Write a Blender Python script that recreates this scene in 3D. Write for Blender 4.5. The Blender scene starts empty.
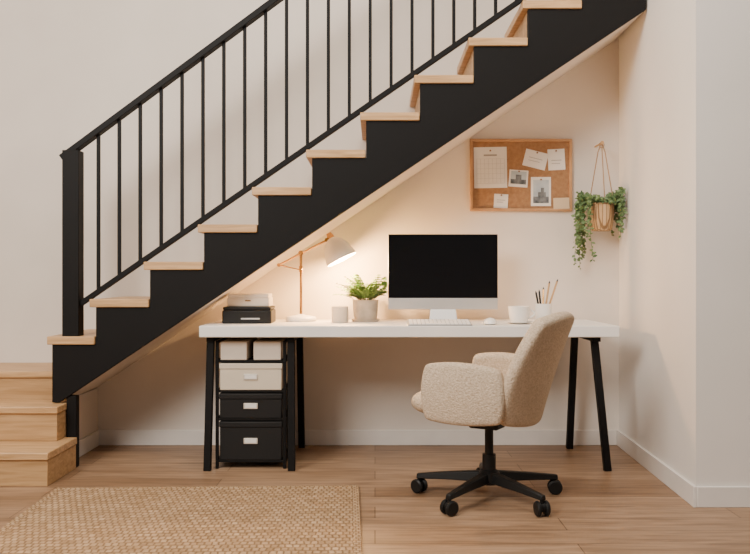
import bpy, bmesh, math, random
from mathutils import Vector, Matrix
random.seed(7)
S = bpy.context.scene
# ---------------------------------------------------------------- measurements (metres)
# back wall is the plane y=0; camera stands D metres in front of it, H above the floor
D, H, F = 4.9, 0.988, 833.0
def X(u, d): return (u-375.0)/F*d
def Z(v, d): return H-(v-277.0)/F*d
def Y(d): return d-D

# ---------------------------------------------------------------- materials
def newmat(name):
    m = bpy.data.materials.new(name); m.use_nodes = True
    nt = m.node_tree; b = nt.nodes['Principled BSDF']
    return m, nt, b
def noise_mat(name, c1, c2, scale=5.0, rough=0.6, metal=0.0, bump=0.0, bscale=None, stretch=(1,1,1), detail=4, spec=0.5, emit=None, dist=0.0):
    m, nt, b = newmat(name)
    tc = nt.nodes.new('ShaderNodeTexCoord'); mp = nt.nodes.new('ShaderNodeMapping')
    mp.inputs['Scale'].default_value = stretch
    nt.links.new(tc.outputs['Object'], mp.inputs['Vector'])
    n = nt.nodes.new('ShaderNodeTexNoise'); n.inputs['Scale'].default_value = scale; n.inputs['Detail'].default_value = detail
    n.inputs['Distortion'].default_value = dist
    nt.links.new(mp.outputs[0], n.inputs['Vector'])
    r = nt.nodes.new('ShaderNodeValToRGB')
    r.color_ramp.elements[0].position = 0.3; r.color_ramp.elements[1].position = 0.7
    r.color_ramp.elements[0].color = (*c1, 1); r.color_ramp.elements[1].color = (*c2, 1)
    nt.links.new(n.outputs[0], r.inputs[0]); nt.links.new(r.outputs[0], b.inputs['Base Color'])
    b.inputs['Roughness'].default_value = rough; b.inputs['Metallic'].default_value = metal
    b.inputs['Specular IOR Level'].default_value = spec
    if bump:
        n2 = nt.nodes.new('ShaderNodeTexNoise'); n2.inputs['Scale'].default_value = bscale or scale; n2.inputs['Detail'].default_value = 3
        nt.links.new(mp.outputs[0], n2.inputs['Vector'])
        bp = nt.nodes.new('ShaderNodeBump'); bp.inputs['Strength'].default_value = bump; bp.inputs['Distance'].default_value = 0.01
        nt.links.new(n2.outputs[0], bp.inputs['Height']); nt.links.new(bp.outputs[0], b.inputs['Normal'])
    if emit:
        b.inputs['Emission Color'].default_value = (*emit[0], 1); b.inputs['Emission Strength'].default_value = emit[1]
    return m
def flat(name, c, rough=0.5, metal=0.0, spec=0.5, emit=None):
    c2 = tuple(x*0.94 for x in c)
    return noise_mat(name, c2, c, 8.0, rough, metal, spec=spec, emit=emit)
def brick_mat(name, c1, c2, mortar, bw, rh, ms, rough, bump, grain=None, offset=0.5, smooth=0.1, coord='Object', spec=0.5, warp=0.0, warpscale=40):
    m, nt, b = newmat(name)
    tc = nt.nodes.new('ShaderNodeTexCoord')
    br = nt.nodes.new('ShaderNodeTexBrick'); br.offset = offset
    br.inputs['Color1'].default_value = (*c1, 1); br.inputs['Color2'].default_value = (*c2, 1); br.inputs['Mortar'].default_value = (*mortar, 1)
    br.inputs['Scale'].default_value = 1; br.inputs['Mortar Size'].default_value = ms; br.inputs['Mortar Smooth'].default_value = smooth
    br.inputs['Brick Width'].default_value = bw; br.inputs['Row Height'].default_value = rh; br.inputs['Bias'].default_value = 0
    if warp:
        wn = nt.nodes.new('ShaderNodeTexNoise'); wn.inputs['Scale'].default_value = warpscale; wn.inputs['Detail'].default_value = 2
        nt.links.new(tc.outputs[coord], wn.inputs['Vector'])
        ma = nt.nodes.new('ShaderNodeVectorMath'); ma.operation='MULTIPLY_ADD'
        ma.inputs[1].default_value=(warp,)*3
        nt.links.new(wn.outputs['Color'], ma.inputs[0]); nt.links.new(tc.outputs[coord], ma.inputs[2])
        nt.links.new(ma.outputs[0], br.inputs['Vector'])
    else:
        nt.links.new(tc.outputs[coord], br.inputs['Vector'])
    col = br.outputs['Color']
    for gr in (grain or []):
        mp = nt.nodes.new('ShaderNodeMapping'); mp.inputs['Scale'].default_value = gr[0]
        nt.links.new(tc.outputs[coord], mp.inputs['Vector'])
        n = nt.nodes.new('ShaderNodeTexNoise'); n.inputs['Scale'].default_value = gr[1]; n.inputs['Detail'].default_value = 6
        n.inputs['Distortion'].default_value = 0.8
        nt.links.new(mp.outputs[0], n.inputs['Vector'])
        r = nt.nodes.new('ShaderNodeValToRGB'); r.color_ramp.elements[0].position = 0.34; r.color_ramp.elements[1].position = 0.62
        g = gr[2]; r.color_ramp.elements[0].color = (g, g*0.96, g*0.92, 1); r.color_ramp.elements[1].color = (1, 1, 1, 1)
        nt.links.new(n.outputs[0], r.inputs[0])
        mx = nt.nodes.new('ShaderNodeMixRGB'); mx.blend_type = 'MULTIPLY'; mx.inputs[0].default_value = 1
        nt.links.new(col, mx.inputs[1]); nt.links.new(r.outputs[0], mx.inputs[2]); col = mx.outputs[0]
    nt.links.new(col, b.inputs['Base Color'])
    b.inputs['Roughness'].default_value = rough; b.inputs['Specular IOR Level'].default_value = spec
    bp = nt.nodes.new('ShaderNodeBump'); bp.invert = True
    bp.inputs['Strength'].default_value = bump; bp.inputs['Distance'].default_value = 0.004
    nt.links.new(br.outputs['Fac'], bp.inputs['Height']); nt.links.new(bp.outputs[0], b.inputs['Normal'])
    return m

M_wall = noise_mat('wall_plaster', (0.68,0.61,0.54), (0.79,0.715,0.64), 1.3, 0.85, bump=0.05, bscale=9, detail=7)
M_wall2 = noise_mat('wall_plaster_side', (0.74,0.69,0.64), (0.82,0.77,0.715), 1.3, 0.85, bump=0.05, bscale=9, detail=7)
M_ceil = flat('ceiling_paint', (0.8,0.77,0.73), 0.9)
M_trim = flat('trim_white', (0.80,0.75,0.70), 0.5)
M_floor = brick_mat('oak_floor', (0.30,0.18,0.10), (0.44,0.285,0.175), (0.15,0.085,0.045), 1.5, 0.165, 0.002, 0.42, 0.25, grain=[((1.0,10,1),3.2,0.62),((0.5,3,1),2.2,0.82)], spec=0.35)
M_oak = noise_mat('oak_tread', (0.44,0.25,0.105), (0.67,0.42,0.21), 3.0, 0.42, stretch=(1.5,16,22), bump=0.05, detail=8, dist=0.6)
M_oakr = noise_mat('oak_riser', (0.38,0.215,0.09), (0.57,0.355,0.17), 3.0, 0.5, stretch=(1.2,10,18), detail=8, dist=0.6)
M_black = flat('black_steel', (0.006,0.0055,0.0055), 0.6, spec=0.18)
M_blackp = flat('black_plastic', (0.008,0.008,0.008), 0.45, spec=0.3)
M_blackbox = flat('black_fibreboard', (0.012,0.0115,0.0115), 0.6, spec=0.25)
M_white = flat('white_laminate', (0.88,0.85,0.81), 0.4)
M_cer = flat('white_ceramic', (0.90,0.87,0.83), 0.25)
M_cream = flat('cream_board', (0.66,0.57,0.44), 0.7)
M_cream2 = flat('off_white_board', (0.70,0.61,0.51), 0.7)
M_brass = flat('brass', (0.58,0.33,0.12), 0.25, 0.9)
M_silver = flat('aluminium', (0.60,0.59,0.58), 0.4, 0.5)
M_key = flat('keyboard_key', (0.88,0.86,0.84), 0.5)
M_keybase = flat('keyboard_base', (0.42,0.41,0.40), 0.5, 0.3)
M_silverd = flat('label_metal', (0.75,0.70,0.62), 0.4, 0.4)
M_screen = flat('screen_glass', (0.004,0.004,0.005), 0.3, spec=0.15)
M_shade = flat('lamp_shade_white', (0.85,0.82,0.78), 0.4)
M_bulb = flat('bulb_glow', (1,0.8,0.55), 0.5, emit=((1,0.70,0.38),60.0))
M_fabric = noise_mat('boucle_fabric', (0.50,0.385,0.27), (0.70,0.57,0.43), 120, 0.95, bump=0.8, bscale=140, spec=0.1)
M_conc = noise_mat('stone_pot', (0.40,0.33,0.25), (0.54,0.46,0.36), 20, 0.85)
M_soil = noise_mat('soil', (0.03,0.02,0.012), (0.07,0.045,0.03), 60, 1.0)
M_leaf = noise_mat('fern_leaf', (0.055,0.14,0.02), (0.19,0.31,0.065), 14, 0.55)
M_leaf2 = noise_mat('ivy_leaf', (0.045,0.105,0.028), (0.17,0.25,0.09), 22, 0.55)
M_stem = flat('stem_green', (0.08,0.12,0.04), 0.7)
M_candle = flat('candle_ceramic', (0.72,0.62,0.50), 0.6)
M_cork = noise_mat('cork', (0.30,0.155,0.075), (0.40,0.22,0.11), 45, 0.95, bump=0.2, bscale=80, detail=8)
M_frame = noise_mat('board_frame_wood', (0.42,0.22,0.10), (0.56,0.32,0.16), 5, 0.5, stretch=(2,2,2))
M_paper = flat('paper', (0.84,0.80,0.75), 0.8)
M_kraft = flat('kraft_paper', (0.66,0.50,0.33), 0.85)
M_ink = flat('ink_grey', (0.36,0.34,0.32), 0.8)
M_photo1 = noise_mat('photo_print_dark', (0.03,0.04,0.05), (0.25,0.26,0.27), 25, 0.4)
M_photo2 = noise_mat('photo_print_sky', (0.38,0.44,0.48), (0.58,0.61,0.62), 12, 0.4)
M_pin = flat('pin_plastic', (0.25,0.12,0.06), 0.4)
M_rope = flat('cotton_cord', (0.36,0.22,0.12), 0.9)
M_pencil = flat('pencil_wood', (0.55,0.33,0.15), 0.6)
M_basket = brick_mat('woven_basket', (0.50,0.31,0.15), (0.62,0.41,0.22), (0.25,0.14,0.06), 0.022, 0.012, 0.0025, 0.85, 1.0, smooth=0.6, coord='Object')
M_rug = brick_mat('jute_weave', (0.43,0.28,0.155), (0.57,0.395,0.24), (0.285,0.175,0.09), 0.026, 0.036, 0.006, 0.95, 0.9, grain=[((1,2.5,1),14,0.74)], smooth=1.0, spec=0.1, warp=0.012, warpscale=35)
M_rugb = brick_mat('jute_border', (0.42,0.27,0.15), (0.54,0.375,0.225), (0.27,0.165,0.085), 0.022, 0.022, 0.004, 0.95, 1.0, smooth=0.9, spec=0.1, warp=0.004)

# ---------------------------------------------------------------- mesh helpers
class G:
    def __init__(s, name, loc=(0,0,0), rotz=0.0, local=False):
        s.e = bpy.data.objects.new(name, None); s.e.empty_display_size = 0.1
        s.e.location = loc; s.e.rotation_euler = (0,0,rotz)
        S.collection.objects.link(s.e); s.off = Vector((0,0,0)) if local else Vector(loc)
def mk(name, verts, faces, mat, g=None, bevel=0, seg=2, sub=0, solid=0, smooth=True, ang=35):
    off = g.off if g else Vector((0,0,0))
    me = bpy.data.meshes.new(name)
    me.from_pydata([tuple(Vector(v)-off) for v in verts], [], faces); me.update()
    bm = bmesh.new(); bm.from_mesh(me)
    if not solid: bmesh.ops.recalc_face_normals(bm, faces=bm.faces)
    bm.to_mesh(me); bm.free()
    if smooth:
        for p in me.polygons: p.use_smooth = True
        if not sub: me.set_sharp_from_angle(angle=math.radians(ang))
    me.materials.append(mat)
    o = bpy.data.objects.new(name, me); S.collection.objects.link(o)
    if g: o.parent = g.e
    if solid:
        m = o.modifiers.new('solid','SOLIDIFY'); m.thickness = solid; m.offset = 0
    if bevel:
        m = o.modifiers.new('bevel','BEVEL'); m.width = bevel; m.segments = seg; m.limit_method = 'ANGLE'
    if sub:
        m = o.modifiers.new('sub','SUBSURF'); m.levels = sub; m.render_levels = sub
    return o
def box(name, x0,x1,y0,y1,z0,z1, mat, g=None, bevel=0.003, seg=2):
    v = [(x0,y0,z0),(x1,y0,z0),(x1,y1,z0),(x0,y1,z0),(x0,y0,z1),(x1,y0,z1),(x1,y1,z1),(x0,y1,z1)]
    f = [(3,2,1,0),(4,5,6,7),(0,1,5,4),(1,2,6,5),(2,3,7,6),(3,0,4,7)]
    return mk(name, v, f, mat, g, bevel, seg)
def prism(name, poly, y0, y1, mat, g=None, bevel=0.0):   # polygon in xz
    n = len(poly)
    v = [(x,y0,z) for x,z in poly]+[(x,y1,z) for x,z in poly]
    f = [tuple(range(n)), tuple(range(2*n-1,n-1,-1))]+[(i,(i+1)%n,n+(i+1)%n,n+i) for i in range(n)]
    return mk(name, v, f, mat, g, bevel)
def prismz(name, poly, z0, z1, mat, g=None, bevel=0.0):
    n = len(poly)
    v = [(x,y,z0) for x,y in poly]+[(x,y,z1) for x,y in poly]
    f = [tuple(range(n)), tuple(range(2*n-1,n-1,-1))]+[(i,(i+1)%n,n+(i+1)%n,n+i) for i in range(n)]
    return mk(name, v, f, mat, g, bevel)
def frame_of(ax):
    ax = Vector(ax).normalized()
    t = Vector((0,0,1)) if abs(ax.z) < 0.9 else Vector((1,0,0))
    a = ax.cross(t).normalized(); return ax, a, ax.cross(a).normalized()
def lathe(name, prof, org, mat, g=None, axis=(0,0,1), seg=40, ang=40):
    ax, a, b = frame_of(axis); org = Vector(org); v=[]; f=[]; n=len(prof)
    for i in range(seg):
        t = 2*math.pi*i/seg; dr = a*math.cos(t)+b*math.sin(t)
        for r,h in prof: v.append(org+dr*max(r,1e-5)+ax*h)
    for i in range(seg):
        j=(i+1)%seg
        for k in range(n-1): f.append((i*n+k, j*n+k, j*n+k+1, i*n+k+1))
    o = mk(name, v, f, mat, g, ang=ang)
    bm = bmesh.new(); bm.from_mesh(o.data); bmesh.ops.remove_doubles(bm, verts=bm.verts, dist=2e-5)
    bmesh.ops.recalc_face_normals(bm, faces=bm.faces); bm.to_mesh(o.data); bm.free()
    o.data.set_sharp_from_angle(angle=math.radians(ang))
    return o
def rod(name, p0, p1, r, mat, g=None, r1=None, seg=16):
    p0=Vector(p0); L=(Vector(p1)-p0).length; r1 = r if r1 is None else r1
    return lathe(name, [(0,0),(r,0),(r1,L),(0,L)], p0, mat, g, axis=Vector(p1)-p0, seg=seg)
def tube_data(pts, r, seg=6):
    pts=[Vector(p) for p in pts]; v=[]; f=[]; n=len(pts)
    for i,p in enumerate(pts):
        d = pts[min(i+1,n-1)]-pts[max(i-1,0)]
        _,a,b = frame_of(d)
        if i and (a.dot(pa)<0): a=-a; b=-b
        pa=a
        for k in range(seg):
            t=2*math.pi*k/seg; v.append(p+(a*math.cos(t)+b*math.sin(t))*r)
    for i in range(n-1):
        for k in range(seg):
            l=(k+1)%seg; f.append((i*seg+k,i*seg+l,(i+1)*seg+l,(i+1)*seg+k))
    f.append(tuple(range(seg))); f.append(tuple(range(n*seg-1,(n-1)*seg-1,-1)))
    return v,f
def tube(name, pts, r, mat, g=None, seg=8):
    v,f = tube_data(pts,r,seg); return mk(name,v,f,mat,g,ang=60)
def beam(name, p0, p1, w, t, mat, g=None, bevel=0.002):   # square bar between two points, w across y, t across normal
    p0=Vector(p0); p1=Vector(p1); ax=(p1-p0).normalized(); s=Vector((0,1,0)) if abs(ax.y)<0.8 else Vector((1,0,0))
    n=ax.cross(s).normalized(); s=n.cross(ax).normalized()
    v=[]
    for p in (p0,p1):
        for a,b in ((-1,-1),(1,-1),(1,1),(-1,1)): v.append(p+s*(w/2*a)+n*(t/2*b))
    return mk(name,v,[(3,2,1,0),(4,5,6,7),(0,1,5,4),(1,2,6,5),(2,3,7,6),(3,0,4,7)],mat,g,bevel)

# ---------------------------------------------------------------- room shell
CH = 4.2
XC, XO, YO = 1.435, 1.379, -1.32     # niche corner at back wall, outer corner, outer wall plane
box('floor', -3.0, 3.4, -6.5, 0.1, -0.1, 0.0, M_floor, bevel=0)
box('wall_back', -3.0, XC, 0.0, 0.1, 0.0, CH, M_wall, bevel=0)
box('wall_left', -3.1, -3.0, -6.5, 0.1, 0.0, CH, M_wall, bevel=0)
prismz('wall_right', [(XC,0.1),(XC,0.0),(XO,YO),(3.4,YO),(3.4,0.1)], 0.0, CH, M_wall2)
box('ceiling', -3.1, 3.4, -6.5, 0.1, CH, CH+0.1, M_ceil, bevel=0)
XE = -1.63
BH=0.09
box('baseboard_back', XE+0.001, XC-0.016, -0.014, 0.0, 0.0, BH, M_trim, bevel=0.003)
prismz('baseboard_niche', [(XC,0),(XO,YO-0.012),(XO-0.014,YO-0.012),(XC-0.015,0)], 0.0, BH, M_trim, bevel=0.002)
box('baseboard_right', XO, 3.4, YO-0.013, YO, 0.0, BH, M_trim, bevel=0.003)
box('wall_stair_end', -1.66, XE, Y(4.455), 0.0, 0.0, 0.335, M_wall, bevel=0)
box('baseboard_stair_end', XE, XE+0.013, Y(4.455), -0.014, 0.0, BH, M_trim, bevel=0.003)

# ---------------------------------------------------------------- staircase
st = G('staircase', (-1.6,-0.3,0))
DS=4.3; yF=Y(DS); yB=Y(DS+0.04); XEND=1.40
RUN,RISE=0.279,0.1925
def tx(k): return -1.471+RUN*(k-1)
def tz(k): return 0.874+RISE*(k-1)
poly=[(-1.667,0.34),(-1.667,tz(0)-0.042)]
k=1
while True:
    xt=tx(k)+0.03
    if xt>XEND: poly.append((XEND, tz(k-1)-0.042)); break
    poly.append((xt,tz(k-1)-0.042)); poly.append((xt,tz(k)-0.042)); k+=1
KM=k-1
def zb(x): return 2.418+0.67*(x-1.471)
poly.append((XEND,zb(XEND))); poly.append((1.471+(0.34-2.418)/0.67,0.34))
prism('stringer', poly, yF, yB, M_black, st, 0.002)
for i in range(0,KM+1):
    x0 = -1.69 if i==0 else tx(i); x1=min(tx(i)+0.305, XEND)
    box('tread_%d'%i, x0, x1, Y(DS-0.012), -0.002, tz(i)-0.042, tz(i), M_oak, st, 0.004)
    xr = (-1.66 if i==0 else tx(i)+0.032)
    zl = 0.485 if i==0 else tz(i-1)
    box('riser_%d'%i, xr, xr+0.018, yB+0.001, -0.002, zl, tz(i)-0.043, M_oakr, st, 0.001)
xs=1.471+(0.34-2.418)/0.67
prism('soffit', [(xs,0.34),(XEND,zb(XEND)),(XEND,zb(XEND)+0.03),(xs,0.37)], yB, -0.002, M_wall, st)
# lower steps turning the corner
def step(nm, x1, d0, d1, zt, zb0):
    box(nm+'_tread', -2.95, x1+0.006, Y(d0)-0.012, Y(d1), zt-0.035, zt, M_oak, st, 0.004)
    box(nm+'_riser', -2.95, x1, Y(d0), Y(d1), zb0, zt-0.036, M_oakr, st, 0.002)
step('bottom_step_1', -1.545, 3.93, 4.305, 0.16, 0.0)
step('bottom_step_2', -1.603, 4.20, 4.45, 0.335, 0.161)
box('bottom_step_2_base', -2.95,-1.603, Y(4.306),Y(4.45),0.0,0.16,M_oakr,st,0.002)
box('landing_tread', -2.95,-1.661, Y(4.44),-0.002,0.45,0.485,M_oak,st,0.004)
box('landing_riser', -2.95,-1.665, Y(4.451),-0.002,0.0,0.449,M_oakr,st,0.002)
box('stringer_support_post', -1.597,-1.547, Y(4.31),Y(4.36),0.0,0.372,M_black,st,0.003)

# railing
rg = G('stair_railing', (-1.56,Y(4.34),0.68))
yr=Y(4.345)
box('newel_post', -1.618,-1.532, yr-0.04, yr+0.04, 0.681, 1.645, M_black, rg, 0.003)
SL=0.74
def zh(x): return 1.648+SL*(x+1.575)
def zr(x): return 0.892+0.69*(x+1.471)
xe=1.36
beam('handrail', (-1.63,yr,zh(-1.63)), (xe,yr,zh(xe)), 0.06, 0.03, M_black, rg)
beam('bottom_rail', (-1.535,yr,zr(-1.535)), (xe,yr,zr(xe)), 0.035, 0.026, M_black, rg)
u=98.5; n=0
while X(u,4.345)<xe:
    xb=X(u,4.345); n+=1
    box('baluster_%d'%n, xb-0.0085,xb+0.0085, yr-0.0085,yr+0.0085, zr(xb),zh(xb), M_black, rg, 0.001)
    u+=20.9

# ---------------------------------------------------------------- desk
DX0,DX1=-0.892,1.240
dk = G('desk', ((DX0+DX1)/2, Y(4.55), 0))
TZ=0.74
box('desktop', DX0,DX1, Y(4.22),Y(4.875), TZ-0.058,TZ, M_white, dk, 0.004)
LZ=TZ-0.058
def leg(nm,a,b): beam(nm,a,b,0.036,0.036,M_black,dk,0.003)
leg('leg_1',(1.185,Y(4.245),0),(1.135,Y(4.32),LZ))
leg('leg_2',(1.12,Y(4.80),0),(1.135,Y(4.73),LZ))
beam('leg_bar_1',(1.135,Y(4.26),LZ-0.013),(1.135,Y(4.83),LZ-0.013),0.04,0.025,M_black,dk)
for i,(xa,xb) in enumerate(((-0.855,-0.845),(-0.425,-0.432))):
    leg('leg_%d'%(3+2*i),(xa,Y(4.25),0),(xb,Y(4.29),LZ))
    leg('leg_%d'%(4+2*i),(xa,Y(4.83),0),(xb,Y(4.77),LZ))
    beam('leg_bar_%d'%(2+i),(xb,Y(4.26),LZ-0.013),(xb,Y(4.82),LZ-0.013),0.036,0.025,M_black,dk)

# storage rack beneath
rk = G('drawer_rack', (-0.64,Y(4.5),0))
a0,a1=-0.822,-0.458; ry0,ry1=Y(4.29),Y(4.72)
for i,xx in enumerate((a0,a1-0.016)):
    for j,yy in enumerate((ry0,ry1-0.016)):
        box('upright_%d'%(i*2+j+1), xx,xx+0.016, yy,yy+0.016, 0,0.66, M_black, rk, 0.002)
SHZ=[0.045,0.26,0.405,0.56]
for i,zz in enumerate(SHZ):
    box('shelf_%d'%(i+1), a0,a1, ry0+0.002,ry1-0.002, zz-0.012,zz, M_black, rk, 0.001)
for i,xx in enumerate((a0+0.003,a1-0.013)):
    box('top_rail_%d'%(i+1), xx,xx+0.010, ry0+0.016,ry1-0.016,0.645,0.66,M_black,rk,0.001)

def storage_box(x0,x1,z0,z1,mat,label=True,lid=True,y0=None,y1=None,inset=0.0):
    y0 = ry0-0.004 if y0 is None else y0; y1=ry1-0.03 if y1 is None else y1
    g=G('storage_box', ((x0+x1)/2,(y0+y1)/2,z0))
    t=0.004
    lh=min(0.03,(z1-z0)*0.28)
    box('body',x0+t,x1-t,y0+t,y1-t,z0,z1-(lh*0.4 if lid else 0),mat,g,0.004)
    if lid: box('lid',x0,x1,y0,y1,z1-lh,z1,mat,g,0.005)
    if label:
        xm=(x0+x1)/2; zm=z0+(z1-z0)*0.5
        if not lid: zm=z0+(z1-z0)*0.7
        box('label_holder',xm-0.036,xm+0.036,y0-0.002,y0+t+0.001,zm-0.015,zm+0.015,M_silverd,g,0.002)
        box('label_card',xm-0.029,xm+0.029,y0-0.003,y0,zm-0.009,zm+0.009,M_paper,g,0)
    return g
storage_box(-0.803,-0.477,SHZ[0],0.243,M_blackbox)
storage_box(-0.803,-0.477,SHZ[1],0.388,M_blackbox)
storage_box(-0.803,-0.477,SHZ[2],0.543,M_cream)
storage_box(-0.80,-0.656,SHZ[3],0.655,M_cream2,label=False,lid=False)
storage_box(-0.63,-0.48,SHZ[3],0.655,M_cream2,label=False,lid=False)

# ---------------------------------------------------------------- desk objects
E=0.0005
T=TZ+E
# black box with slot & white box
pr=G('label_printer',(-0.665,Y(4.52),T))
x0,x1=-0.812,-0.55
box('case',x0,x1,Y(4.42),Y(4.62),T,T+0.07,M_blackp,pr,0.006)
box('lid',x0+0.004,x1-0.004,Y(4.423),Y(4.617),T+0.073,T+0.088,M_blackp,pr,0.004)
box('seam',x0+0.008,x1-0.008,Y(4.43),Y(4.61),T+0.068,T+0.075,M_blackbox,pr,0)
box('paper_slot',x0+0.1,x0+0.2,Y(4.4185),Y(4.43),T+0.022,T+0.030,M_silver,pr,0.001)
wb=G('white_keepsake_box',(-0.67,Y(4.52),T+0.089))
z=T+0.0885
box('body',-0.789,-0.563,Y(4.44),Y(4.60),z,z+0.05,M_cream2,wb,0.006)
box('lid',-0.783,-0.567,Y(4.436),Y(4.604),z+0.046,z+0.071,M_cream2,wb,0.006)
box('catch',-0.692,-0.662,Y(4.433),Y(4.44),z+0.03,z+0.036,M_brass,wb,0.001)

# lamp
dl=4.66; lx=X(301,dl); ly=Y(dl)
lp=G('desk_lamp',(lx,ly,T))
lathe('base',[(0,0),(0.082,0),(0.086,0.006),(0.086,0.018),(0.078,0.027),(0.03,0.034),(0.012,0.04),(0,0.04)],(lx,ly,T),M_shade,lp)
rod('stem',(lx,ly,T+0.035),(lx,ly,Z(253,dl)),0.0078,M_brass,lp)
J=Vector((lx,ly-0.0,Z(253,dl)))
A=Vector((X(279,dl),ly,Z(265,dl))); B=Vector((X(327,dl),ly,Z(240,dl)))
rod('joint',J+Vector((0,-0.02,0)),J+Vector((0,0.02,0)),0.014,M_brass,lp)
for s in (-0.009,0.009):
    rod('arm_%d'%(1 if s<0 else 2),A+Vector((0,s,0)),B+Vector((0,s,0)),0.0055,M_brass,lp)
rod('arm_end',A+Vector((0,-0.016,0)),A+Vector((0,0.016,0)),0.010,M_brass,lp)
rod('brace',A,Vector((lx,ly,Z(270,dl))),0.0035,M_brass,lp)
rod('collar',Vector((lx,ly,Z(272,dl))),Vector((lx,ly,Z(266,dl))),0.012,M_brass,lp)
rod('head_joint',B+Vector((0,-0.018,0)),B+Vector((0,0.018,0)),0.012,M_brass,lp)
ax=Vector((0.45,-0.06,-0.89)).normalized()
ap=Vector((X(331,dl),ly,Z(238,dl)))
lathe('socket',[(0,-0.03),(0.014,-0.03),(0.02,-0.01),(0.022,0.02),(0,0.02)],ap,M_brass,lp,axis=ax,seg=24)
lathe('shade',[(0.018,0.0),(0.034,0.010),(0.056,0.030),(0.074,0.064),(0.085,0.108),(0.090,0.136),(0.087,0.136),(0.082,0.108),(0.071,0.066),(0.053,0.033),(0.03,0.014),(0.0,0.011)],ap,M_shade,lp,axis=ax)
lathe('bulb',[(0,0.02),(0.012,0.03),(0.014,0.05),(0.028,0.08),(0.026,0.10),(0.012,0.125),(0,0.128)],ap,M_bulb,lp,axis=ax,seg=24)

# candle jar
cx=X(340,4.55); cy=Y(4.55)
cg=G('candle_jar',(cx,cy,T))
lathe('jar',[(0,0),(0.043,0),(0.046,0.005),(0.046,0.085),(0.043,0.088),(0.040,0.085),(0.040,0.072),(0,0.072)],(cx,cy,T),M_candle,cg)
lathe('rim_band',[(0.0462,0.066),(0.0475,0.068),(0.0475,0.071),(0.0462,0.073)],(cx,cy,T),M_candle,cg)
rod('wick',(cx,cy,T+0.072),(cx,cy,T+0.083),0.0015,M_blackp,cg,seg=6)

def leaf_data(V,Fc,p,d,n,L,W,bend=0.25):
    d=Vector(d).normalized(); n=Vector(n); s=d.cross(n)
    if s.length<1e-4: s=d.cross(Vector((1,0,0)))
    s.normalize(); n=s.cross(d).normalized(); b=len(V); p=Vector(p)
    for t,w,h in ((0,0.08,0),(0.3,0.85,0.05),(0.6,0.9,0.0),(0.85,0.5,-bend*0.6),(1,0.02,-bend)):
        c=p+d*L*t+n*(h*L)
        V.append(c-s*W*w*0.5+n*0.12*W); V.append(c); V.append(c+s*W*w*0.5+n*0.12*W)
    for i in range(4):
        for k in range(2):
            a=b+i*3+k; Fc.append((a,a+1,a+4,a+3))
# potted fern
fx=X(365.5,4.64); fy=Y(4.64)
pf=G('potted_fern',(fx,fy,T))
lathe('saucer',[(0,0),(0.070,0),(0.080,0.014),(0.076,0.014),(0,0.008)],(fx,fy,T),M_conc,pf)
lathe('pot',[(0,0.008),(0.058,0.008),(0.066,0.03),(0.072,0.115),(0.074,0.12),(0.068,0.12),(0.064,0.108),(0,0.108)],(fx,fy,T),M_conc,pf)
lathe('soil',[(0,0.109),(0.064,0.109)],(fx,fy,T),M_soil,pf)
V=[];Fc=[];SV=[];SF=[]
for i in range(70):
    a=random.uniform(0,2*math.pi); el=random.uniform(0.7,1.6); L=random.uniform(0.09,0.175)
    hd=Vector((math.cos(a),math.sin(a),0)); p=Vector((fx,fy,T+0.108))+hd*random.uniform(0,0.05)
    pts=[]
    for t in range(9):
        s=t/8; e=el-s*0.9
        pts.append(p.copy()); p=p+(hd*math.cos(e)+Vector((0,0,1))*math.sin(e))*(L/8)
        p.y=min(p.y,-0.03); p.x=min(p.x,fx+0.105)
    v,f=tube_data(pts,0.0011,4); b=len(SV); SV+=v; SF+=[tuple(x+b for x in q) for q in f]
    for t in range(2,9):
        d=(pts[t]-pts[t-1]).normalized(); side=d.cross(Vector((0,0,1)))
        if side.length<0.01: side=Vector((1,0,0))
        side.normalize(); up=side.cross(d)
        for sg in (-1,1):
            leaf_data(V,Fc,pts[t],side*sg+d*0.6,up,0.030*(1-abs(t-4.5)/9),0.015)
    leaf_data(V,Fc,pts[-1],pts[-1]-pts[-2],Vector((0,0,1)),0.018,0.010)
xl=X(389,4.62)-0.008
V=[Vector((min(q.x,xl),q.y,q.z)) for q in V]
mk('leaves',V,Fc,M_leaf,pf,ang=180); mk('stems',SV,SF,M_stem,pf)

# monitor
dm=4.62; mx=X(443,dm); my=Y(dm)
mo=G('desktop_computer',(mx,my,T))
x0,x1=X(388,dm),X(498,dm); zt=Z(234,dm); zb_=Z(309.5,dm)
box('housing',x0,x1,my,my+0.022,zb_,zt,M_silver,mo,0.006,3)
box('screen',x0+0.002,x1-0.002,my-0.003,my+0.005,Z(298,dm),zt-0.002,M_screen,mo,0.002)
box('chin',x0+0.001,x1-0.001,my-0.003,my+0.006,zb_+0.001,Z(298.2,dm),M_silver,mo,0.002)
box('rear_bulge',x0+0.14,x1-0.14,my+0.022,my+0.04,zb_+0.06,zt-0.08,M_silver,mo,0.015,3)
w=0.078
mk('stand_neck',[(mx-w,my-0.03,T+0.004),(mx+w,my-0.03,T+0.004),(mx+w,my-0.024,T+0.004),(mx-w,my-0.024,T+0.004),
   (mx-w*0.82,my+0.024,zb_+0.06),(mx+w*0.82,my+0.024,zb_+0.06),(mx+w*0.82,my+0.032,zb_+0.06),(mx-w*0.82,my+0.032,zb_+0.06)],
   [(3,2,1,0),(4,5,6,7),(0,1,5,4),(1,2,6,5),(2,3,7,6),(3,0,4,7)],M_silver,mo,0.002)
box('stand_foot',mx-0.09,mx+0.09,my-0.07,my+0.10,T,T+0.006,M_silver,mo,0.002)

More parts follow.
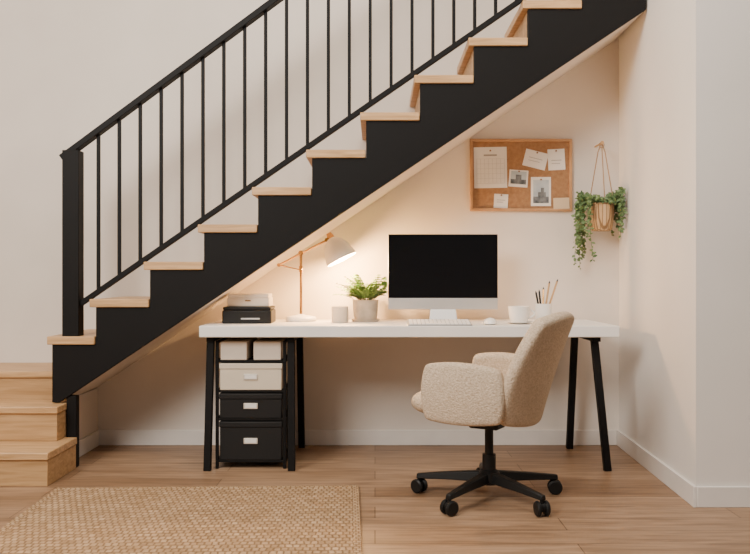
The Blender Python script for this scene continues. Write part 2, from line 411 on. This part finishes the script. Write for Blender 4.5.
# keyboard
kb=G('keyboard',(0.335,Y(4.33),T))
kx0,kx1=X(407.5,4.31),X(470.5,4.31); ky0,ky1=Y(4.225),Y(4.375)
v=[(kx0,ky0,T),(kx1,ky0,T),(kx1,ky1,T),(kx0,ky1,T),(kx0,ky0,T+0.006),(kx1,ky0,T+0.006),(kx1,ky1,T+0.024),(kx0,ky1,T+0.024)]
mk('case',v,[(3,2,1,0),(4,5,6,7),(0,1,5,4),(1,2,6,5),(2,3,7,6),(3,0,4,7)],M_keybase,kb,0.002)
V=[];Fc=[]
def addbox(V,Fc,x0,x1,y0,y1,z0,z1,tilt=0):
    b=len(V); V+=[(x0,y0,z0),(x1,y0,z0),(x1,y1,z0+tilt),(x0,y1,z0+tilt),(x0,y0,z1),(x1,y0,z1),(x1,y1,z1+tilt),(x0,y1,z1+tilt)]
    Fc+=[tuple(b+i for i in q) for q in [(3,2,1,0),(4,5,6,7),(0,1,5,4),(1,2,6,5),(2,3,7,6),(3,0,4,7)]]
for r in range(5):
    ya=ky0+0.006+r*0.0278; zz=T+0.006+0.018*(ya-ky0)/0.15; nk=15
    wk=(kx1-kx0-0.012)/nk; c=0
    while c<nk:
        span=5 if (r==0 and c==4) else 1
        addbox(V,Fc,kx0+0.006+c*wk+0.0018,kx0+0.006+(c+span)*wk-0.0018,ya+0.002,ya+0.023,zz-0.001,zz+0.004,0.0025); c+=span
mk('keys',V,Fc,M_key,kb)
# mouse
mg=G('computer_mouse',(X(490,4.36),Y(4.36),T))
V=[];Fc=[];cxm,cym=X(490,4.36),Y(4.36)
N=20;R=7
for i in range(R+1):
    ph=math.pi/2*i/R
    for k in range(N):
        t=2*math.pi*k/N; V.append((cxm+0.036*math.cos(t)*math.cos(ph)**0.7, cym+0.058*math.sin(t)*math.cos(ph)**0.7, T+0.004+0.028*math.sin(ph)*(1-0.15*math.sin(t))))
for i in range(R):
    for k in range(N):
        l=(k+1)%N; Fc.append((i*N+k,i*N+l,(i+1)*N+l,(i+1)*N+k))
mk('shell',V,Fc,M_cer,mg,ang=80)
lathe('sole',[(0,0),(0.028,0),(0.030,0.004),(0,0.004)],(cxm,cym,T),M_silver,mg)
# mug
ux,uy=X(519,4.42),Y(4.42)
co=G('saucer',(ux,uy,T))
lathe('plate',[(0,0),(0.040,0),(0.072,0.010),(0.073,0.012),(0.070,0.012),(0.042,0.005),(0,0.005)],(ux,uy,T),M_cer,co)
mu=G('coffee_mug',(ux,uy,T+0.0055)); tz_=T+0.0055
lathe('body',[(0,0),(0.036,0),(0.044,0.006),(0.053,0.04),(0.057,0.082),(0.0575,0.087),(0.054,0.087),(0.050,0.045),(0.042,0.01),(0,0.008)],(ux,uy,tz_),M_cer,mu)
tube('handle',[(ux+0.050+0.032*math.sin(math.pi*t/12), uy-0.004, tz_+0.072-0.048*t/12) for t in range(13)],0.005,M_cer,mu)
# pen cup
qx,qy=X(543,4.62),Y(4.62)
pc=G('pencil_cup',(qx,qy,T))
lathe('cup',[(0,0),(0.043,0),(0.046,0.004),(0.046,0.100),(0.042,0.100),(0.042,0.008),(0,0.008)],(qx,qy,T),M_cer,pc)
for i,(dx,dy,tx_,ty_,L,m) in enumerate([(-0.02,0.0,-0.18,0.05,0.15,M_blackp),(-0.008,0.012,-0.08,0.1,0.155,M_blackp),(0.006,-0.01,0.14,-0.05,0.205,M_pencil),(0.018,0.008,0.34,0.05,0.225,M_pencil),(0.0,0.02,0.05,0.12,0.17,M_brass)]):
    b=Vector((qx+dx*0.5,qy+dy*0.5,T+0.01)); d=Vector((tx_,ty_,1)).normalized()
    rod('pen_%d'%(i+1),b,b+d*L,0.0055,m,pc,seg=8); rod('pen_tip_%d'%(i+1),b+d*L,b+d*(L+0.014),0.0055,M_blackp,pc,r1=0.0008,seg=8)

# ---------------------------------------------------------------- cork board
dw=4.885
bx0,bx1,bz0,bz1=X(470,dw),X(572,dw),Z(211,dw),Z(139,dw)
cb=G('cork_board',((bx0+bx1)/2,-0.012,(bz0+bz1)/2))
box('cork_panel',bx0+0.008,bx1-0.008,-0.012,-0.001,bz0+0.008,bz1-0.008,M_cork,cb,0)
fw=0.016
box('frame_top',bx0,bx1,-0.024,-0.001,bz1-fw,bz1,M_frame,cb,0.002)
box('frame_bottom',bx0,bx1,-0.024,-0.001,bz0,bz0+fw,M_frame,cb,0.002)
box('frame_left',bx0,bx0+fw,-0.024,-0.001,bz0+fw,bz1-fw,M_frame,cb,0.002)
box('frame_right',bx1-fw,bx1,-0.024,-0.001,bz0+fw,bz1-fw,M_frame,cb,0.002)
def card(nm,u0,u1,v0,v1,mat,rot=0,y=-0.0135,pin=True,art=None):
    x0,x1,z0,z1=X(u0,dw),X(u1,dw),Z(v1,dw),Z(v0,dw); cx,cz=(x0+x1)/2,(z0+z1)/2; w,h=(x1-x0)/2,(z1-z0)/2
    ca,sa=math.cos(math.radians(rot)),math.sin(math.radians(rot))
    def q(n2,a0,a1,b0,b1,m,yy):
        pts=[(a0,b0),(a1,b0),(a1,b1),(a0,b1)]
        v=[(cx+a*w*ca-b*h*sa, yy, cz+a*w*sa+b*h*ca) for a,b in pts]; v+= [(p[0],yy+0.0008,p[2]) for p in v]
        mk(n2,v,[(0,1,2,3),(7,6,5,4),(0,1,5,4),(1,2,6,5),(2,3,7,6),(3,0,4,7)],m,cb)
    q(nm,-1,1,-1,1,mat,y)
    if art:
        for i,(a0,a1,b0,b1,m) in enumerate(art): q(nm+'_print_%d'%(i+1),a0,a1,b0,b1,m,y-0.0008-0.0003*min(i,3))
    if pin:
        px,pz=cx-0.85*h*sa*1, cz+0.82*h*ca
        rod(nm+'_pin',(px,y,pz),(px,y-0.008,pz),0.005,M_pin,cb,seg=10)
M_grid = flat('calendar_line', (0.58,0.55,0.52), 0.8)
cal=[(-0.4,0.4,0.56,0.64,M_ink)]+[(-0.84,0.84,0.42-i*0.24,0.43-i*0.24,M_grid) for i in range(6)]+[(-0.84+i*0.24,-0.825+i*0.24,-0.78,0.42,M_grid) for i in range(8)]
card('calendar_sheet',474,507,147,188,M_paper,1,art=cal)
card('note_sheet',524,547,151,168,M_paper,-14,art=[(-0.6,0.6,0.1,0.16,M_ink),(-0.6,0.4,-0.25,-0.2,M_ink)])
card('note_card',548,565,149,170,M_paper,3,art=[(-0.6,0.6,-0.1,-0.04,M_ink),(-0.6,0.4,-0.4,-0.35,M_ink)])
card('polaroid',509,528,170,187,M_paper,-4,art=[(-0.82,0.82,-0.65,0.85,M_photo2),(-0.82,0.82,-0.65,-0.1,M_photo1),(-0.3,0.3,-0.1,0.45,M_photo1)])
card('landscape_print',531,551,177,206,M_paper,0,art=[(-0.78,0.78,-0.8,0.8,M_photo2),(-0.78,0.78,-0.8,-0.35,M_photo1),(-0.3,0.5,-0.35,-0.05,M_photo1),(0.0,0.3,-0.05,0.25,M_photo1)])
card('sticky_note',494,508,194,208,M_paper,-3,art=[(-0.6,0.6,0.1,0.18,M_ink),(-0.6,0.3,-0.2,-0.13,M_ink)])
card('kraft_tag',553,569,198,209,M_kraft,2,y=-0.026,pin=False)

# ---------------------------------------------------------------- hanging planter
dh=4.76; hx=X(601.5,dh); hy=Y(dh)
hp=G('hanging_planter',(hx,hy,Z(215,dh)))
zt=Z(205,dh); zb2=Z(231,dh); hgt=zt-zb2
lathe('basket',[(0,zb2),(0.05,zb2),(0.06,zb2+0.01),(0.068,zb2+hgt*0.5),(0.07,zt),(0.074,zt+0.003),(0.072,zt+0.008),(0.064,zt+0.004),(0.064,zt-0.012),(0,zt-0.012)],(hx,hy,0),M_basket,hp,seg=48)
lathe('soil',[(0,zt-0.01),(0.064,zt-0.01)],(hx,hy,0),M_soil,hp)
nz=Z(143,dh)
rod('wall_hook',(hx,-0.0005,nz),(hx,hy-0.008,nz),0.005,M_pencil,hp,seg=12)
rod('hook_knob',(hx,hy-0.008,nz),(hx,hy-0.018,nz),0.010,M_pencil,hp,seg=12)
for i,a in enumerate((math.pi,0.0,-math.pi/2)):
    tube('cord_%d'%(i+1),[(hx,hy-0.005,nz+0.004),(hx+0.02*math.cos(a),hy+0.02*math.sin(a)*0.6,nz-0.05),(hx+0.072*math.cos(a),hy+0.072*math.sin(a),zt)],0.0032,M_rope,hp,6)
ring=[(hx+0.014*math.cos(t*math.pi/8),hy-0.004,nz-0.012+0.016*math.sin(t*math.pi/8)) for t in range(17)]
tube('ring',ring,0.0025,M_rope,hp,6)
V=[];Fc=[];SV=[];SF=[]
def xmax(y): return XC+(XO-XC)*(y/YO)-0.012
NS=80
for i in range(NS):
    a=random.uniform(0,2*math.pi)
    hd=Vector((math.cos(a),math.sin(a)*0.85,0))
    if hd.x<-0.55: L=random.uniform(0.12,0.45)
    elif hd.x>0.6: L=random.uniform(0.10,0.27)
    else: L=random.uniform(0.04,0.075)
    rmax=0.100+0.050*min(1,max(abs(hd.x),0))*random.uniform(0.4,1)
    p=Vector((hx,hy,zt-0.005))+hd*random.uniform(0.02,0.06)
    n=int(L/0.014)+3; e=random.uniform(0.5,1.5); pts=[]
    fall=random.uniform(0.8,1.4)
    for t in range(n):
        pts.append(p.copy()); s=t/6
        e2=max(e-s*fall,-1.5)
        st_=0.016*(0.85 if e2>-0.5 else 1)
        p=p+(hd*math.cos(e2)+Vector((0,0,1))*math.sin(e2))*st_+Vector((random.uniform(-1,1),random.uniform(-1,1),0))*0.004
        # stay off walls and drape outside the basket
        p.y=min(p.y,-0.03); p.x=min(p.x,xmax(p.y)-0.015)
        r_=Vector((p.x-hx,p.y-hy,0))
        if p.z<zt and r_.length<0.082: r_=r_.normalized()*0.082; p.x=hx+r_.x; p.y=min(hy+r_.y,-0.03)
        if r_.length>rmax: r_=r_.normalized()*rmax; p.x=min(hx+r_.x,xmax(p.y)-0.015); p.y=min(hy+r_.y,-0.03)
    v,f=tube_data(pts,0.0012,4); b=len(SV); SV+=v; SF+=[tuple(x+b for x in q) for q in f]
    for t in range(1,n):
        for _ in range(2 if random.random()<0.4 else 1):
            d=Vector((random.uniform(-1,1),random.uniform(-1,0.6),random.uniform(-0.9,0.5)))
            sz=random.uniform(0.014,0.027)
            leaf_data(V,Fc,pts[t],d,Vector((random.uniform(-.5,.5),-1,random.uniform(0,1))),sz,sz*0.75)
V=[Vector((min(q.x,xmax(q.y)),min(q.y,-0.004),q.z)) for q in V]
mk('leaves',V,Fc,M_leaf2,hp,ang=180); mk('stems',SV,SF,M_stem,hp)

# ---------------------------------------------------------------- rug
rr=G('jute_rug',(-0.745,Y(2.93),0),rotz=math.radians(1.8),local=True)
w,l=0.70,0.955
box('weave',-w+0.03,w-0.03,-l+0.03,l-0.03,0.0005,0.011,M_rug,rr,0.003)
for nm,a in (('border_1',(-w,-w+0.032,-l,l)),('border_2',(w-0.032,w,-l,l)),('border_3',(-w+0.032,w-0.032,-l,-l+0.032)),('border_4',(-w+0.032,w-0.032,l-0.032,l))):
    box(nm,*a,0.0005,0.013,M_rugb,rr,0.004)

# ---------------------------------------------------------------- office chair (local: +y forward)
TH=30
front=Vector((-math.cos(math.radians(TH)),math.sin(math.radians(TH)),0))
rot=math.atan2(front.y,front.x)-math.pi/2
ccx,ccy=0.508,Y(3.71)
ch=G('office_chair',(ccx,ccy,0),rotz=rot,local=True)
def rounded_pad(name,cx,cy,cz,hx_,hy_,hz_,mat,g,p=3.5,N=32,R=16,dome=0.0):
    V=[];Fc=[]
    def sg(c,e): return math.copysign(abs(c)**e,c)
    for i in range(R+1):
        ph=-math.pi/2+math.pi*i/R
        for k in range(N):
            t=2*math.pi*k/N; e=2/p
            V.append((cx+hx_*sg(math.cos(ph),e*0.8)*sg(math.cos(t),e), cy+hy_*sg(math.cos(ph),e*0.8)*sg(math.sin(t),e), cz+hz_*sg(math.sin(ph),0.9)))
    for i in range(R):
        for k in range(N):
            l_=(k+1)%N; Fc.append((i*N+k,i*N+l_,(i+1)*N+l_,(i+1)*N+k))
    return mk(name,V,Fc,mat,g,ang=180)
rounded_pad('seat_cushion',0,0.06,0.43,0.235,0.27,0.06,M_fabric,ch)
def panel(name,fn,nu,nv,th,mat,g,kx=0.62):
    V=[];Fc=[]
    for j in range(nv+1):
        for i in range(nu+1):
            a=-1+2*i/nu; b=-1+2*j/nv
            a2=a*math.sqrt(1-kx*b*b/2); b2=b*math.sqrt(1-kx*a*a/2)
            V.append(fn(a2,b2))
    for j in range(nv):
        for i in range(nu):
            q=j*(nu+1)+i; Fc.append((q,q+1,q+nu+2,q+nu+1))
    return mk(name,V,Fc,mat,g,solid=th,sub=2)
def back(a,b):
    v=(b+1)/2; z=0.345+0.495*v
    hw=0.225+0.035*math.sin(math.pi*min(1,v*0.8+0.05))-0.025*v*v
    y=-0.19-0.11*v-0.05*v*v + 0.09*a*a*(1-0.45*v)
    return (a*hw,y,z)
panel('backrest',back,12,12,0.06,M_fabric,ch,kx=0.42)
def arm(sgn):
    def f(a,b):
        t=(a+1)/2
        y=-0.17+0.37*t
        x=0.268-0.05*(1-t)**2.2-0.02*t**3
        v=(b+1)/2; z=0.365+(0.295-0.045*(1-t)-0.03*t*t)*v
        x+=0.012*math.sin(math.pi*v)
        return (sgn*x,y,z)
    return f
panel('armrest_1',arm(-1),10,8,0.07,M_fabric,ch,kx=0.42)
panel('armrest_2',arm(1),10,8,0.07,M_fabric,ch,kx=0.42)
box('under_plate',-0.12,0.12,-0.10,0.14,0.352,0.37,M_blackp,ch,0.006)
box('tilt_mechanism',-0.05,0.05,-0.06,0.08,0.315,0.353,M_blackp,ch,0.01)
rod('tilt_lever',(0.03,0.02,0.335),(0.20,0.04,0.33),0.006,M_blackp,ch,seg=10)
rod('gas_lift_upper',(0,0,0.18),(0,0,0.32),0.019,M_blackp,ch)
rod('gas_lift_lower',(0,0,0.075),(0,0,0.20),0.030,M_blackp,ch,seg=24)
lathe('hub',[(0,0.07),(0.045,0.07),(0.05,0.085),(0.048,0.12),(0.03,0.135),(0,0.135)],(0,0,0),M_blackp,ch)
for i in range(5):
    a=math.radians(88+72*i)-rot
    d=Vector((math.cos(a),math.sin(a),0)); s=Vector((-d.y,d.x,0)); R0,R1=0.03,0.335
    V=[]
    for r,wd,z0,z1 in ((R0,0.026,0.078,0.125),(0.17,0.021,0.075,0.110),(R1,0.015,0.066,0.088)):
        V+= [d*r-s*wd+Vector((0,0,z0)),d*r+s*wd+Vector((0,0,z0)),d*r+s*wd*0.7+Vector((0,0,z1)),d*r-s*wd*0.7+Vector((0,0,z1))]
    Fc=[(3,2,1,0),(8,9,10,11)]
    for b in (0,4):
        for k_ in range(4): Fc.append((b+k_,b+(k_+1)%4,b+4+(k_+1)%4,b+4+k_))
    mk('base_arm_%d'%(i+1),V,Fc,M_blackp,ch,0.004)
    c=d*(R1-0.01)
    rod('caster_stem_%d'%(i+1),c+Vector((0,0,0.05)),c+Vector((0,0,0.08)),0.009,M_blackp,ch,seg=10)
    wa=a+1.2; wd=Vector((math.cos(wa),math.sin(wa),0))
    for k_,o_ in enumerate((-0.028,0.010)):
        lathe('caster_wheel_%d_%d'%(i+1,k_+1),[(0,0),(0.026,0),(0.032,0.005),(0.032,0.013),(0.026,0.018),(0,0.018)],c+wd*o_+Vector((0,0,0.032)),M_blackp,ch,axis=wd,seg=24)
    rod('caster_axle_%d'%(i+1),c-wd*0.012+Vector((0,0,0.036)),c+wd*0.012+Vector((0,0,0.036)),0.020,M_blackp,ch,seg=12)

# ---------------------------------------------------------------- lights
W=bpy.data.worlds.new('world'); S.world=W; W.use_nodes=True
bg=W.node_tree.nodes['Background']; bg.inputs[0].default_value=(1.0,0.93,0.85,1); bg.inputs[1].default_value=0.20
def area(name,loc,target,sx,sy,power,col):
    l=bpy.data.lights.new(name,'AREA'); l.shape='RECTANGLE'; l.size=sx; l.size_y=sy; l.energy=power; l.color=col
    o=bpy.data.objects.new(name,l); S.collection.objects.link(o); o.location=loc
    o.rotation_euler=(Vector(target)-Vector(loc)).to_track_quat('-Z','Y').to_euler(); return o
area('key_area_light',(-2.2,-4.4,3.1),(0.4,-0.2,1.3),1.5,1.4,190,(1.0,0.95,0.88))  # soft key added at upper left front, no window is built there
area('overhead_fill_light',(0.3,-2.4,3.9),(0.3,-1.2,0),1.8,1.2,78,(1.0,0.92,0.83))  # added overhead area light for soft fill, not a ceiling fixture
pl=bpy.data.lights.new('lamp_bulb_light','POINT'); pl.energy=56.0; pl.color=(1.0,0.56,0.23); pl.shadow_soft_size=0.03
po=bpy.data.objects.new('lamp_bulb_light',pl); S.collection.objects.link(po); po.parent=lp.e
po.location=(ap+ax*0.150)-Vector(lp.e.location)

# ---------------------------------------------------------------- camera
cam=bpy.data.cameras.new('camera'); cam.sensor_width=36; cam.lens=36*F/750; cam.clip_end=50
co_=bpy.data.objects.new('camera',cam); S.collection.objects.link(co_)
co_.location=(0,-D,H); co_.rotation_euler=(math.pi/2,0,0); S.camera=co_
